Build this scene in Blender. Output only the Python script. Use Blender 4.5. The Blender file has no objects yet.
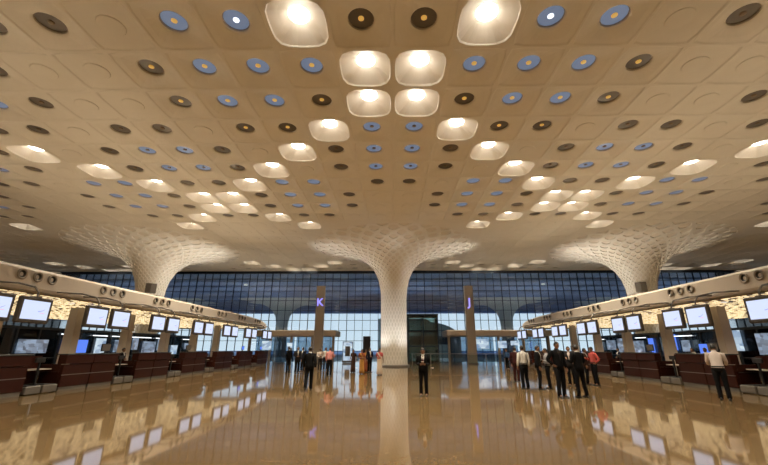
import bpy, math, random
from mathutils import Vector, Matrix
PI = math.pi
R = math.radians
random.seed(7)
S = bpy.context.scene
C = S.collection

# ------------------------------------------------------------------ camera, sky, exposure
EYE, FPX, PITCH, YAW, VPX = 1.65, 370.0, R(17.4), R(.85), 388.2
cd = bpy.data.cameras.new('camera')
cd.sensor_fit = 'HORIZONTAL'; cd.sensor_width = 36.0; cd.lens = FPX / 768 * 36
cd.shift_x = -(VPX - 384) / 768
cd.clip_start = 0.05; cd.clip_end = 600
cam = bpy.data.objects.new('camera', cd); C.objects.link(cam)
cam.location = (0, 0, EYE); cam.rotation_euler = (PI / 2 + PITCH, 0, YAW)
S.camera = cam

W = bpy.data.worlds.new('sky'); S.world = W; W.use_nodes = True
wn, wl = W.node_tree.nodes, W.node_tree.links
wn.clear()
wo = wn.new('ShaderNodeOutputWorld'); wb = wn.new('ShaderNodeBackground')
wt = wn.new('ShaderNodeTexCoord'); ws = wn.new('ShaderNodeSeparateXYZ'); wr = wn.new('ShaderNodeValToRGB')
wl.new(wt.outputs['Generated'], ws.inputs[0]); wl.new(ws.outputs['Z'], wr.inputs[0])
wr.color_ramp.elements[0].position = 0.0; wr.color_ramp.elements[0].color = (.83, .90, .94, 1)
wr.color_ramp.elements[1].position = 0.6; wr.color_ramp.elements[1].color = (.16, .32, .70, 1)
wl.new(wr.outputs[0], wb.inputs[0]); wb.inputs[1].default_value = 1.22
wl.new(wb.outputs[0], wo.inputs[0])

S.view_settings.view_transform = 'Standard'; S.view_settings.look = 'None'
S.view_settings.gamma = 1.0; S.view_settings.use_curve_mapping = False
S.view_settings.exposure = 0.0
LAMP_W = 960.0          # watts of each downlight in the ceiling pockets
LAMP_E = 18.0            # glow of the lamp lens itself
cy = S.cycles
cy.max_bounces = 8; cy.diffuse_bounces = 5; cy.glossy_bounces = 4; cy.transmission_bounces = 4; cy.transparent_max_bounces = 8
cy.caustics_reflective = False; cy.caustics_refractive = False
cy.sample_clamp_indirect = 6.0; cy.use_denoising = True

# ------------------------------------------------------------------ materials
def mat(name, col, rough=.6, metal=0.0, emit=None, es=0.0, noise=0.0, nscale=8.0, spec=.5, bump=0.0, coat=0.0):
    m = bpy.data.materials.new(name); m.use_nodes = True
    n, l = m.node_tree.nodes, m.node_tree.links
    b = n['Principled BSDF']
    b.inputs['Base Color'].default_value = (*col, 1); b.inputs['Roughness'].default_value = rough
    b.inputs['Metallic'].default_value = metal; b.inputs['Specular IOR Level'].default_value = spec
    b.inputs['Coat Weight'].default_value = coat
    if emit:
        b.inputs['Emission Color'].default_value = (*emit, 1); b.inputs['Emission Strength'].default_value = es
    if noise or bump:
        tc = n.new('ShaderNodeTexCoord'); nt = n.new('ShaderNodeTexNoise')
        nt.inputs['Scale'].default_value = nscale; nt.inputs['Detail'].default_value = 4
        l.new(tc.outputs['Object'], nt.inputs['Vector'])
        if noise:
            mx = n.new('ShaderNodeMix'); mx.data_type = 'RGBA'
            mx.inputs['A'].default_value = (*[c * (1 - noise) for c in col], 1)
            mx.inputs['B'].default_value = (*[min(1, c * (1 + noise)) for c in col], 1)
            l.new(nt.outputs['Fac'], mx.inputs['Factor']); l.new(mx.outputs['Result'], b.inputs['Base Color'])
        if bump:
            bp = n.new('ShaderNodeBump'); bp.inputs['Strength'].default_value = bump; bp.inputs['Distance'].default_value = .02
            l.new(nt.outputs['Fac'], bp.inputs['Height']); l.new(bp.outputs['Normal'], b.inputs['Normal'])
    return m

def glass_mat(name, tint, refl, rough=0.02):
    m = bpy.data.materials.new(name); m.use_nodes = True
    n, l = m.node_tree.nodes, m.node_tree.links; n.clear()
    o = n.new('ShaderNodeOutputMaterial'); t = n.new('ShaderNodeBsdfTransparent'); g = n.new('ShaderNodeBsdfGlossy')
    f = n.new('ShaderNodeFresnel'); f.inputs[0].default_value = 1.5
    ad = n.new('ShaderNodeMath'); ad.operation = 'MULTIPLY_ADD'; ad.inputs[1].default_value = .9; ad.inputs[2].default_value = refl; ad.use_clamp = True
    mx = n.new('ShaderNodeMixShader')
    t.inputs[0].default_value = (*tint, 1); g.inputs['Roughness'].default_value = rough
    l.new(f.outputs[0], ad.inputs[0]); l.new(ad.outputs[0], mx.inputs[0]); l.new(t.outputs[0], mx.inputs[1]); l.new(g.outputs[0], mx.inputs[2])
    l.new(mx.outputs[0], o.inputs[0])
    return m

def floor_mat():
    m = mat('polished granite', (.40, .27, .14), .05)
    n, l = m.node_tree.nodes, m.node_tree.links; b = n['Principled BSDF']
    tc = n.new('ShaderNodeTexCoord'); a = n.new('ShaderNodeTexNoise'); a.inputs['Scale'].default_value = 3.0; a.inputs['Detail'].default_value = 8
    l.new(tc.outputs['Object'], a.inputs['Vector'])
    mx = n.new('ShaderNodeMix'); mx.data_type = 'RGBA'
    mx.inputs['A'].default_value = (.132, .083, .036, 1); mx.inputs['B'].default_value = (.238, .156, .071, 1)
    l.new(a.outputs['Fac'], mx.inputs['Factor'])
    mp = n.new('ShaderNodeMapping'); mp.inputs['Location'].default_value = (.02, .5, 0); l.new(tc.outputs['Object'], mp.inputs[0])
    br = n.new('ShaderNodeTexBrick'); br.offset = 0; br.inputs['Scale'].default_value = 1.0
    br.inputs['Brick Width'].default_value = 1.2; br.inputs['Row Height'].default_value = 1.2
    br.inputs['Mortar Size'].default_value = .005; br.inputs['Mortar Smooth'].default_value = .2
    br.inputs['Color1'].default_value = (1, 1, 1, 1); br.inputs['Color2'].default_value = (.965, .965, .965, 1); br.inputs['Mortar'].default_value = (.74, .70, .66, 1)
    l.new(mp.outputs[0], br.inputs['Vector'])
    m2 = n.new('ShaderNodeMix'); m2.data_type = 'RGBA'; m2.blend_type = 'MULTIPLY'; m2.inputs['Factor'].default_value = 1
    a2 = n.new('ShaderNodeTexNoise'); a2.inputs['Scale'].default_value = 22.0; a2.inputs['Detail'].default_value = 5; l.new(tc.outputs['Object'], a2.inputs['Vector'])
    r2 = n.new('ShaderNodeMapRange'); r2.inputs['From Min'].default_value = .3; r2.inputs['From Max'].default_value = .7; r2.inputs['To Min'].default_value = .72; r2.inputs['To Max'].default_value = 1.2
    l.new(a2.outputs['Fac'], r2.inputs['Value'])
    m3 = n.new('ShaderNodeMix'); m3.data_type = 'RGBA'; m3.blend_type = 'MULTIPLY'; m3.inputs['Factor'].default_value = 1
    l.new(mx.outputs['Result'], m3.inputs['A']); l.new(r2.outputs[0], m3.inputs['B'])
    l.new(m3.outputs['Result'], m2.inputs['A']); l.new(br.outputs['Color'], m2.inputs['B']); l.new(m2.outputs['Result'], b.inputs['Base Color'])
    b.inputs['IOR'].default_value = 1.5
    return m

def wood_mat():
    m = mat('red mahogany', (.16, .035, .018), .40, spec=.22)
    n, l = m.node_tree.nodes, m.node_tree.links; b = n['Principled BSDF']
    tc = n.new('ShaderNodeTexCoord'); mp = n.new('ShaderNodeMapping'); mp.inputs['Scale'].default_value = (2, 2, 22)
    nt = n.new('ShaderNodeTexNoise'); nt.inputs['Scale'].default_value = 1.4; nt.inputs['Detail'].default_value = 6
    l.new(tc.outputs['Object'], mp.inputs[0]); l.new(mp.outputs[0], nt.inputs['Vector'])
    mx = n.new('ShaderNodeMix'); mx.data_type = 'RGBA'
    mx.inputs['A'].default_value = (.020, .005, .003, 1); mx.inputs['B'].default_value = (.048, .011, .006, 1)
    l.new(nt.outputs['Fac'], mx.inputs['Factor']); l.new(mx.outputs['Result'], b.inputs['Base Color'])
    return m

M = dict(
    paint=mat('cream ceiling paint', (.84, .795, .70), .65, noise=.03, nscale=2),
    pocket=mat('white pocket lining', (.86, .80, .70), .6),
    lozenge=mat('cream lozenge infill', (.80, .74, .64), .65),
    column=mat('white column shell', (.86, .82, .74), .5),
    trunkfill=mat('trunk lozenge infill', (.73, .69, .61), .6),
    floor=floor_mat(), wood=wood_mat(),
    lamp=mat('lamp lens', (1, 1, 1), .4, emit=(1, .93, .80), es=LAMP_E),
    added_lens=mat('added lamp lens', (.5, .5, .5), .3, emit=(1, .9, .76), es=.7),  # dim lens worn by the added uplights and downlights
    blue_lens=mat('daylit blue lens', (.10, .13, .20), .3, emit=(.19, .255, .39), es=.56),
    dark_lens=mat('dark lens', (.13, .11, .09), .3),
    lens_rim=mat('lens rim', (.30, .26, .21), .4),
    bulb_y=mat('amber bulb', (.8, .6, .2), .4, emit=(.9, .50, .12), es=.42),
    bulb_w=mat('white bulb', (1, 1, 1), .4, emit=(.85, .92, 1), es=1.6),
    bulb_d=mat('unlit bulb', (.20, .14, .08), .4),
    glass=glass_mat('blue tinted facade glass', (.84, .91, .95), .05),
    clear=glass_mat('clear barrier glass', (.86, .92, .92), .03),
    dark_glass=glass_mat('dark green glass', (.78, .86, .82), .10),
    partition_glass=glass_mat('smoky partition glass', (.52, .62, .70), .08),
    mullion=mat('dark steel mullion', (.035, .045, .06), .4, .6),
    soffit_out=mat('outdoor roof lining', (.30, .37, .54), .8, noise=.6, nscale=.16),  # patchy blue of the light on the roof put into its colour
    asphalt=mat('pale paving', (.50, .52, .52), .8, noise=.2, nscale=1),
    fascia=mat('beige fascia panel', (.58, .51, .43), .45, noise=.03, nscale=1),
    gold=mat('gold soffit mesh', (.42, .31, .16), .35, .6, noise=.4, nscale=12),
    bead=mat('golden light rod', (1, .8, .4), .3, emit=(1, .77, .44), es=1.25),
    black=mat('black plastic', (.012, .012, .013), .4), steel=mat('brushed steel', (.30, .28, .26), .35, .85),
    grey=mat('grey metal', (.16, .145, .125), .45, .3), nozzle=mat('bronze nozzle ring', (.34, .29, .23), .4, .2),
    bezel=mat('grey brown screen bezel', (.06, .05, .042), .4),
    screen=mat('lit white screen', (.1, .1, .1), .3, emit=(.66, .76, 1), es=1.0),
    mark_blue=mat('blue screen mark', (.05, .05, .3), .4, emit=(.38, .42, .80), es=.85),
    mark_pink=mat('pink screen mark', (.3, .05, .1), .4, emit=(.80, .55, .65), es=.9),
    blue_glow=mat('blue lit monitor and reflection', (.02, .03, .1), .3, emit=(.10, .22, .85), es=1.1),  # desk monitors, and some reflections painted on the partition
    letter=mat('violet blue neon letter', (.1, .1, .4), .4, emit=(.30, .28, 1), es=1.6),
    pylon=mat('beige grey pylon', (.36, .31, .25), .5), belt=mat('black rubber belt', (.02, .02, .02), .7),
    wallm=mat('beige wall', (.42, .34, .25), .7), darkwall=mat('grey blue side wall', (.20, .23, .27), .5),
    lit_panel=mat('backlit sign and reflection', (.2, .2, .2), .4, emit=(.50, .74, 1), es=.85),  # glow of signs and poster, and of reflections painted on the partition
    dim_reflection=mat('dim bluish glass reflection', (.2, .2, .25), .3, emit=(.20, .32, .50), es=.55),  # painted glow in place of reflections in the partition glass
    lit_warm=mat('strip light', (.2, .2, .2), .4, emit=(.9, .95, 1), es=2.5),
    concrete=mat('far building wall', (.24, .30, .30), .8, noise=.3, nscale=.5),
    skin=mat('brown skin', (.25, .125, .07), .55), hair=mat('black hair', (.012, .010, .009), .5),
    eye=mat('dark eye', (.02, .015, .012), .2),
)
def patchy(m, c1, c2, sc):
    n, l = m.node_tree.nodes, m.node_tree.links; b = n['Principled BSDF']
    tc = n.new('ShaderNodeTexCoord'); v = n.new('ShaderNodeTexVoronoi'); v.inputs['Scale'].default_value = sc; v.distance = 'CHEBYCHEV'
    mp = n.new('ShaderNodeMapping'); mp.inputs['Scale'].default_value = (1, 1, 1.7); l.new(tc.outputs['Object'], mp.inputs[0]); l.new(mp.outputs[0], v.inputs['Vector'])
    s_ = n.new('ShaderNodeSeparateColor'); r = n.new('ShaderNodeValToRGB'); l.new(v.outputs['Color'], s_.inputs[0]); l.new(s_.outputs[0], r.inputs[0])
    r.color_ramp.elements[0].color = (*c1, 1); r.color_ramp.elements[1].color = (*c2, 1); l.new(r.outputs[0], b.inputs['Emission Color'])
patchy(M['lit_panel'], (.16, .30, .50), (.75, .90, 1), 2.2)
patchy(M['dim_reflection'], (.04, .07, .12), (.45, .62, .85), 3.0)
def cloth(name, c): return mat(name, c, .9, noise=.10, nscale=14, spec=.15)
CL = dict(black=cloth('black suiting', (.006, .006, .007)), navy=cloth('navy suiting', (.012, .014, .026)), brown=cloth('dark brown cloth', (.05, .026, .018)),
          maroon=cloth('dark maroon cloth', (.045, .014, .014)), white=cloth('white cotton', (.62, .60, .56)), pale=cloth('pale pinkish cotton', (.60, .53, .49)),
          greyblue=cloth('grey cotton', (.34, .34, .36)), pink=cloth('pink cotton', (.62, .27, .26)), red=cloth('coral red cotton', (.50, .10, .09)),
          blue=cloth('blue cotton', (.03, .07, .16)), gold=cloth('gold sari silk', (.40, .20, .05)), orange=cloth('rust sari silk', (.30, .09, .04)),
          cream=cloth('cream cotton', (.55, .46, .36)), tie=cloth('dark red tie', (.10, .015, .02)), char=cloth('charcoal cloth', (.028, .026, .028)))

# ------------------------------------------------------------------ mesh helpers
class MB:
    def __init__(s): s.v = []; s.f = []; s.m = []; s.cur = 0
    def add(s, vs, fs):
        o = len(s.v); s.v += [tuple(v) for v in vs]
        for f in fs: s.f.append(tuple(i + o for i in f)); s.m.append(s.cur)
    def box(s, x0, x1, y0, y1, z0, z1, M4=None):
        vs = [Vector(p) for p in ((x0, y0, z0), (x1, y0, z0), (x1, y1, z0), (x0, y1, z0), (x0, y0, z1), (x1, y0, z1), (x1, y1, z1), (x0, y1, z1))]
        if M4: vs = [M4 @ v for v in vs]
        s.add(vs, [(3, 2, 1, 0), (4, 5, 6, 7), (0, 1, 5, 4), (1, 2, 6, 5), (2, 3, 7, 6), (3, 0, 4, 7)])
    def bevbox(s, x0, x1, y0, y1, z0, z1, b=.02):
        # box with chamfered vertical and horizontal edges
        rings = []
        for z, i in ((z0, b), (z0 + b, 0), (z1 - b, 0), (z1, b)):
            X0, X1, Y0, Y1 = x0 + i, x1 - i, y0 + i, y1 - i
            rings.append([(X0 + b, Y0, z), (X1 - b, Y0, z), (X1, Y0 + b, z), (X1, Y1 - b, z), (X1 - b, Y1, z), (X0 + b, Y1, z), (X0, Y1 - b, z), (X0, Y0 + b, z)])
        s.rings(rings)
    def rings(s, rr, cap0=True, cap1=True, close=True):
        n = len(rr[0]); vs = [p for r in rr for p in r]; fs = []
        for k in range(len(rr) - 1):
            for i in range(n if close else n - 1):
                j = (i + 1) % n; fs.append((k * n + i, k * n + j, (k + 1) * n + j, (k + 1) * n + i))
        if cap0: fs.append(tuple(range(n - 1, -1, -1)))
        if cap1: fs.append(tuple((len(rr) - 1) * n + i for i in range(n)))
        s.add(vs, fs)
    def tube(s, pts, rads, n=8, flat=1.0, up=None):
        pts = [Vector(p) for p in pts]; rr = []; prev = None
        for k, p in enumerate(pts):
            d = (pts[min(k + 1, len(pts) - 1)] - pts[max(k - 1, 0)]).normalized()
            u = up if up is not None else prev
            if u is None: u = Vector((1, 0, 0)) if abs(d.x) < .8 else Vector((0, 1, 0))
            u = (Vector(u) - d * d.dot(Vector(u))).normalized(); w = d.cross(u); prev = u
            r = rads[k] if hasattr(rads, '__len__') else rads
            rr.append([p + u * (r * math.cos(2 * PI * i / n)) + w * (r * flat * math.sin(2 * PI * i / n)) for i in range(n)])
        s.rings(rr)
    def lathe(s, prof, n=32, c=(0, 0), cap0=False, cap1=False):
        s.rings([[(c[0] + r * math.cos(2 * PI * i / n), c[1] + r * math.sin(2 * PI * i / n), z) for i in range(n)] for r, z in prof], cap0, cap1)
    def mesh(s, name, mats, smooth=False):
        me = bpy.data.meshes.new(name); me.from_pydata(s.v, [], s.f)
        for m in (mats if isinstance(mats, (list, tuple)) else [mats]): me.materials.append(m)
        me.polygons.foreach_set('material_index', s.m)
        if smooth: me.polygons.foreach_set('use_smooth', [True] * len(s.f))
        me.update(); return me
    def build(s, name, mats, parent=None, smooth=False, loc=None):
        return link(name, s.mesh(name, mats, smooth), parent, loc)

def link(name, data, parent=None, loc=None):
    o = bpy.data.objects.new(name, data); C.objects.link(o)
    if parent: o.parent = parent
    if loc: o.location = loc
    return o
def tag(o, label, cat, group=None, kind=None):
    if label: o['label'] = label
    if cat: o['category'] = cat
    if group: o['group'] = group
    if kind: o['kind'] = kind
    return o
def thing(name, label, cat, loc=(0, 0, 0), rz=0, group=None):
    o = bpy.data.objects.new(name, None); C.objects.link(o); o.location = loc; o.rotation_euler = (0, 0, rz); o.empty_display_size = .2
    return tag(o, label, cat, group)
def struct(o): o['kind'] = 'structure'; return o
def dup(root, loc, rz=None, label=None):
    r = root.copy(); C.objects.link(r); r.location = loc
    if rz is not None: r.rotation_euler = (0, 0, rz)
    if label: r['label'] = label
    for ch in list(root.children):
        c = ch.copy(); C.objects.link(c); c.parent = r
        for g in list(ch.children):
            d = g.copy(); C.objects.link(d); d.parent = c
    return r
ORD = ['first', 'second', 'third', 'fourth', 'fifth', 'sixth', 'seventh', 'eighth', 'ninth', 'tenth', 'eleventh', 'twelfth', 'thirteenth', 'fourteenth', 'fifteenth',
       'sixteenth', 'seventeenth', 'eighteenth', 'nineteenth', 'twentieth', 'twenty-first', 'twenty-second', 'twenty-third', 'twenty-fourth', 'twenty-fifth']
def project(x, y, z):
    z -= EYE; x, y = x * math.cos(YAW) + y * math.sin(YAW), y * math.cos(YAW) - x * math.sin(YAW); d = y * math.cos(PITCH) + z * math.sin(PITCH)
    if d < .1: return None
    return VPX + FPX * x / d, 232.5 - FPX * (z * math.cos(PITCH) - y * math.sin(PITCH)) / d
def at(px, py, Y):
    u, v = (px - VPX) / FPX, (232.5 - py) / FPX
    a, c = math.cos(PITCH) - v * math.sin(PITCH), math.sin(PITCH) + v * math.cos(PITCH)
    dx, dy = u * math.cos(YAW) - a * math.sin(YAW), u * math.sin(YAW) + a * math.cos(YAW)
    k = Y / dy
    return Vector((dx * k, Y, EYE + k * c))

# ------------------------------------------------------------------ floor, side and rear walls
CS, Y0, H = 2.115, 9.72, 12.0          # ceiling cell, first row in the photograph, ceiling height
GY = Y0 + 19.5 * CS                     # facade glass
COLY = Y0 + 13.5 * CS
NX, RB = 28, -8                         # cells each side of the axis, last row behind the camera
XW, YB = NX * CS, Y0 + (RB - .5) * CS
b = MB(); b.box(-XW, XW, YB, GY + .3, -.3, 0); struct(b.build('floor', M['floor']))
b = MB(); b.box(-XW - .3, -XW, YB, GY, 0, H + .6); struct(b.build('wall_left', M['darkwall']))
b = MB(); b.box(XW, XW + .3, YB, GY, 0, H + .6); struct(b.build('wall_right', M['darkwall']))
b = MB(); b.box(-XW, XW, YB - .3, YB, 0, H + .6); struct(b.build('wall_rear', M['wallm']))

# ------------------------------------------------------------------ coffered ceiling
TABLE = {0: 'dLbbfd', 1: 'Lbbbdf', 2: 'Ldbbdf', 3: 'bLddfd', 4: 'bdLfdb', 5: 'bdfLdb', 6: 'dfbbLd', 7: 'fdbbdL', 8: 'fdbbdL', 9: 'ffddLd', 10: 'fffLff'}
def code(i, r):
    x = abs(i + .5) % 12
    if x > 6: x = 12 - x
    if r > 13: r = 27 - r
    if r < 0: r = 3 - r
    return TABLE.get(r, 'ffffff')[int(x)]
N = 24
ANG = [2 * PI * (k + .0) / N for k in range(N)]
def sq(h, z, n=None):
    out = []
    for a in ANG:
        c, s_ = math.cos(a), math.sin(a)
        k = 1 / max(abs(c), abs(s_)) if n is None else 1 / (abs(c) ** n + abs(s_) ** n) ** (1 / n)
        out.append((h * k * c, h * k * s_, z))
    return out
def circ(r, z): return [(r * math.cos(a), r * math.sin(a), z) for a in ANG]
hc = CS / 2
RIB, LENS_R = .035, .40
def cell_rings(c):
    if c == 'L': return [sq(hc, 0), sq(hc * .915, 0, 3.7)]
    base = [sq(hc, 0), sq(hc - RIB, 0, 14), sq(hc - RIB - .05, .03, 9), sq(hc * .76, .06, 5), circ(LENS_R + .12, .16), circ(LENS_R + .05, .20)]
    if c == 'f': return base[:3] + [sq(hc * .76, .05, 5), circ(LENS_R + .04, .08), circ(LENS_R + .02, .055), circ(.02, .055)]
    return base + [circ(LENS_R + .045, .30)]
cm = MB()
lights, lenses = [], []
for r in range(RB, 20):
    yc = Y0 + r * CS
    for i in range(-NX, NX):
        near = min(abs(i + .5 - k) for k in (-24, -12, 0, 12, 24))
        if abs(r - 13.5) < 4 and near < 4 and not (abs(r - 13.5) > 3 and near > 3): continue          # the columns' flared heads take this square
        c = code(i, r); xc = (i + .5) * CS
        cm.rings([[(p[0] + xc, p[1] + yc, p[2] + H) for p in rr] for rr in cell_rings(c)], False, c == 'f')
        if c == 'L': lights.append((i, r, xc, yc))
        elif c in 'bd': lenses.append((i, r, xc, yc, c))
struct(cm.build('ceiling', M['paint']))
b = MB(); b.box(-XW, XW, YB, GY, H + .62, H + .9); struct(b.build('ceiling_slab', M['wallm']))

# lamp pockets
pk = MB(); pk.rings([sq(hc * .915, 0, 3.7), sq(hc * .885, .06, 3.6), sq(hc * .62, .27, 3.2), sq(hc * .40, .42, 2.4), circ(.35, .45)], False, False)
pk_me = pk.mesh('pocket', M['pocket'])
lp = MB(); lp.lathe([(.35, .44), (.30, .41), (.02, .40)], 24, cap1=True); lp.rings([circ(.36, .45), circ(.36, .47)]); lp_me = lp.mesh('lamp', M['lamp'])
def seen(x, y, z, m=25):
    p = project(x, y, z); return p is not None and -m < p[0] < 768 + m and -m < p[1] < 465
def where(i, r):
    n = i + 1 if i >= 0 else -i
    return f"{ORD[r] if r >= 0 else 'unseen'} ceiling row from photo top, {ORD[min(n-1,24)]} cell {'right' if i >= 0 else 'left'} of centre line"
for i, r, x, y in lights:
    vis = seen(x, y, H)
    if not vis and (r < -3 or r > 12 or abs(i) > 24): continue
    t = thing('ceiling_light', 'glowing pocket light, ' + where(i, r) if vis else 'glowing cream pocket light in the ceiling above and behind the camera', 'ceiling light', (x, y, H), 0, 'square pocket lights in the ceiling')
    link('pocket', pk_me, t); lo = link('lamp', lp_me, t)
    L = bpy.data.lights.new('downlight', 'SPOT'); L.energy = LAMP_W * (1.15 if abs(x) < 13 else .7 if abs(x) < 22 else .35) * (2.4 if r in (10, 17) and min(abs(abs(i + .5) - k) for k in (0, 12, 24)) < 4 else 1); L.color = (1, .875, .68); L.spot_size = R(116); L.spot_blend = .6; L.shadow_soft_size = .28
    lo2 = link('downlight', L, t, (0, 0, .33))

# round lenses
def lens_mesh(m, nm):
    q = MB(); q.rings([circ(LENS_R + .03, .30), circ(LENS_R + .02, .275), circ(.16, .265), circ(.01, .265)], True, True); return q.mesh(nm, m)
rm = MB(); rm.rings([circ(LENS_R + .04, .30), circ(LENS_R + .04, .265), circ(LENS_R + .015, .255), circ(LENS_R + .015, .29)], False, False)
rim_me = rm.mesh('rim', M['lens_rim'])
bm_ = MB(); bm_.rings([circ(.10, .266), circ(.10, .24), circ(.06, .225)], False, True)
b_me = {k: bm_.mesh('bulb', M['bulb_' + k]) for k in 'ywd'}
l_me = {'b': lens_mesh(M['blue_lens'], 'lens'), 'd': lens_mesh(M['dark_lens'], 'lens')}
for i, r, x, y, c in lenses:
    if r < 0 or not seen(x, y, H + .2, 12): continue
    k = abs(i + .5)
    bulb = 'y' if (r <= 3 and k < 5 and (k + r) % 2 < 1.6) else 'd'
    if r == 0 and k == 2.5: bulb = 'w'
    if r == 3 and k < 1: bulb = 'd'
    t = thing('ceiling_disc', f"{'blue lit' if c == 'b' else 'dark'} round disc, " + where(i, r), 'ceiling disc', (x, y, H), 0, 'round glass discs in the ceiling')
    link('lens', l_me[c], t); link('rim', rim_me, t)
    if r < 6: link('bulb', b_me[bulb], t)

# ------------------------------------------------------------------ flared columns
PROF = [(1.34, 0.0), (1.30, 1.0), (1.29, 4.0), (1.30, 6.4), (1.38, 7.5), (1.60, 8.5), (2.05, 9.45), (2.65, 10.15), (3.4, 10.72), (4.4, 11.18), (5.5, 11.50), (7.0, 11.80), (8.3, 11.94)]
def prof_at(s_):
    acc = 0
    for (r0, z0), (r1, z1) in zip(PROF, PROF[1:]):
        d = math.hypot(r1 - r0, z1 - z0)
        if acc + d >= s_ or (r1, z1) == PROF[-1]:
            k = min(1, (s_ - acc) / d); return r0 + (r1 - r0) * k, z0 + (z1 - z0) * k, (r1 - r0) / d, (z1 - z0) / d
        acc += d
PLEN = sum(math.hypot(b_[0] - a_[0], b_[1] - a_[1]) for a_, b_ in zip(PROF, PROF[1:]))
NA = 26
def flare_mesh(lo, hi, depth):
    # lozenge net from arc length lo to hi
    ss = [lo]; 
    while ss[-1] < hi:
        r, z, tr, tz = prof_at(ss[-1]); a = .95 if tr > .45 else (1.15 if tr > .12 else 2.0)
        ss.append(ss[-1] + a * PI * r / NA * 1.25)
    f = (hi - lo) / (ss[-1] - lo); ss = [lo + (q - lo) * f for q in ss]
    m = MB()
    def P(a, s_, d=0):
        r, z, tr, tz = prof_at(max(lo, min(hi, s_)))
        r2, z2 = r - tz * d, z + tr * d
        return (r2 * math.cos(a), r2 * math.sin(a), z2)
    K = len(ss)
    for k in range(-1, K + 1):
        sm = ss[min(max(k, 0), K - 1)]
        sa, sb = ss[max(k - 1, 0)] if k > 0 else lo, ss[min(k + 1, K - 1)]
        if k < 0 or k >= K: continue
        for i in range(NA):
            a = 2 * PI * (i + .5 * (k % 2)) / NA; da = PI / NA
            outer = [(a - da, sm), (a, sa), (a + da, sm), (a, sb)]
            if k == 0: outer = [(a - da, sm), (a + da, sm), (a, sb)]
            if k == K - 1: outer = [(a - da, sm), (a, sa), (a + da, sm)]
            ca = a; cs_ = (sa + sb + 2 * sm) / 4
            # rounded inner outline
            n = len(outer); inner = []; inner2 = []; o2 = []
            for q in range(n):
                p0, p1 = outer[q], outer[(q + 1) % n]
                for w in (.0, .5):
                    p = (p0[0] + (p1[0] - p0[0]) * w, p0[1] + (p1[1] - p0[1]) * w)
                    o2.append(p)
                    f_ = .62 if w == 0 else .80
                    inner.append((ca + (p[0] - ca) * f_, cs_ + (p[1] - cs_) * f_)); inner2.append((ca + (p[0] - ca) * f_ * .9, cs_ + (p[1] - cs_) * f_ * .9))
            r_here = prof_at(sm)[0]; d = depth * min(1, .35 + r_here / 6)
            nn = len(o2); vs = [P(*p) for p in o2] + [P(*p) for p in inner] + [P(p[0], p[1], d) for p in inner2]
            m.cur = 0
            m.add(vs, [(q, nn + q, nn + (q + 1) % nn, (q + 1) % nn)[::-1] for q in range(nn)] + [(nn + q, 2 * nn + q, 2 * nn + (q + 1) % nn, nn + (q + 1) % nn)[::-1] for q in range(nn)])
            m.cur = 1; m.add(vs[2 * nn:], [tuple(range(nn))])
    return m
S_SPLIT = 7.3
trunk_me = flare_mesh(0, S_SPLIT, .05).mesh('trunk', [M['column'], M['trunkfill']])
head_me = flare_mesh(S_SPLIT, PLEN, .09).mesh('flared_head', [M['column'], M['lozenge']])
cap = MB()
RF, nq = 8.3, 160
aa = sorted([2 * PI * i / nq for i in range(nq)] + [k * PI / 2 + sg * math.atan(.75) for k in range(4) for sg in (-1, 1)])
def rim_at(a):
    c, s_ = abs(math.cos(a)), abs(math.sin(a)); return CS * min(4 / max(c, s_), 3 / max(1e-6, min(c, s_)))
cap.rings([[((RF + (rim_at(a) - RF) * w) * math.cos(a), (RF + (rim_at(a) - RF) * w) * math.sin(a), z) for a in aa] for w, z in ((0, 11.94), (.5, 11.98), (1, 12.0))], False, False)
cap_me = cap.mesh('ceiling_collar', M['paint'])
br_ = MB(); br_.lathe([(1.34, 0), (1.52, 0), (1.52, .10), (1.42, .16), (1.34, .16)], 48); ring_me = br_.mesh('base_ring', M['steel'])
OUT_W = 1500.0
uq = MB(); uq.lathe([(.14, .0), (.14, .008), (.11, .012), (.01, .012)], 16, cap1=True); up_me = uq.mesh('added_uplight', M['added_lens'])
UP_W = 900.0
TRUNK_W = 1150.0
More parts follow.
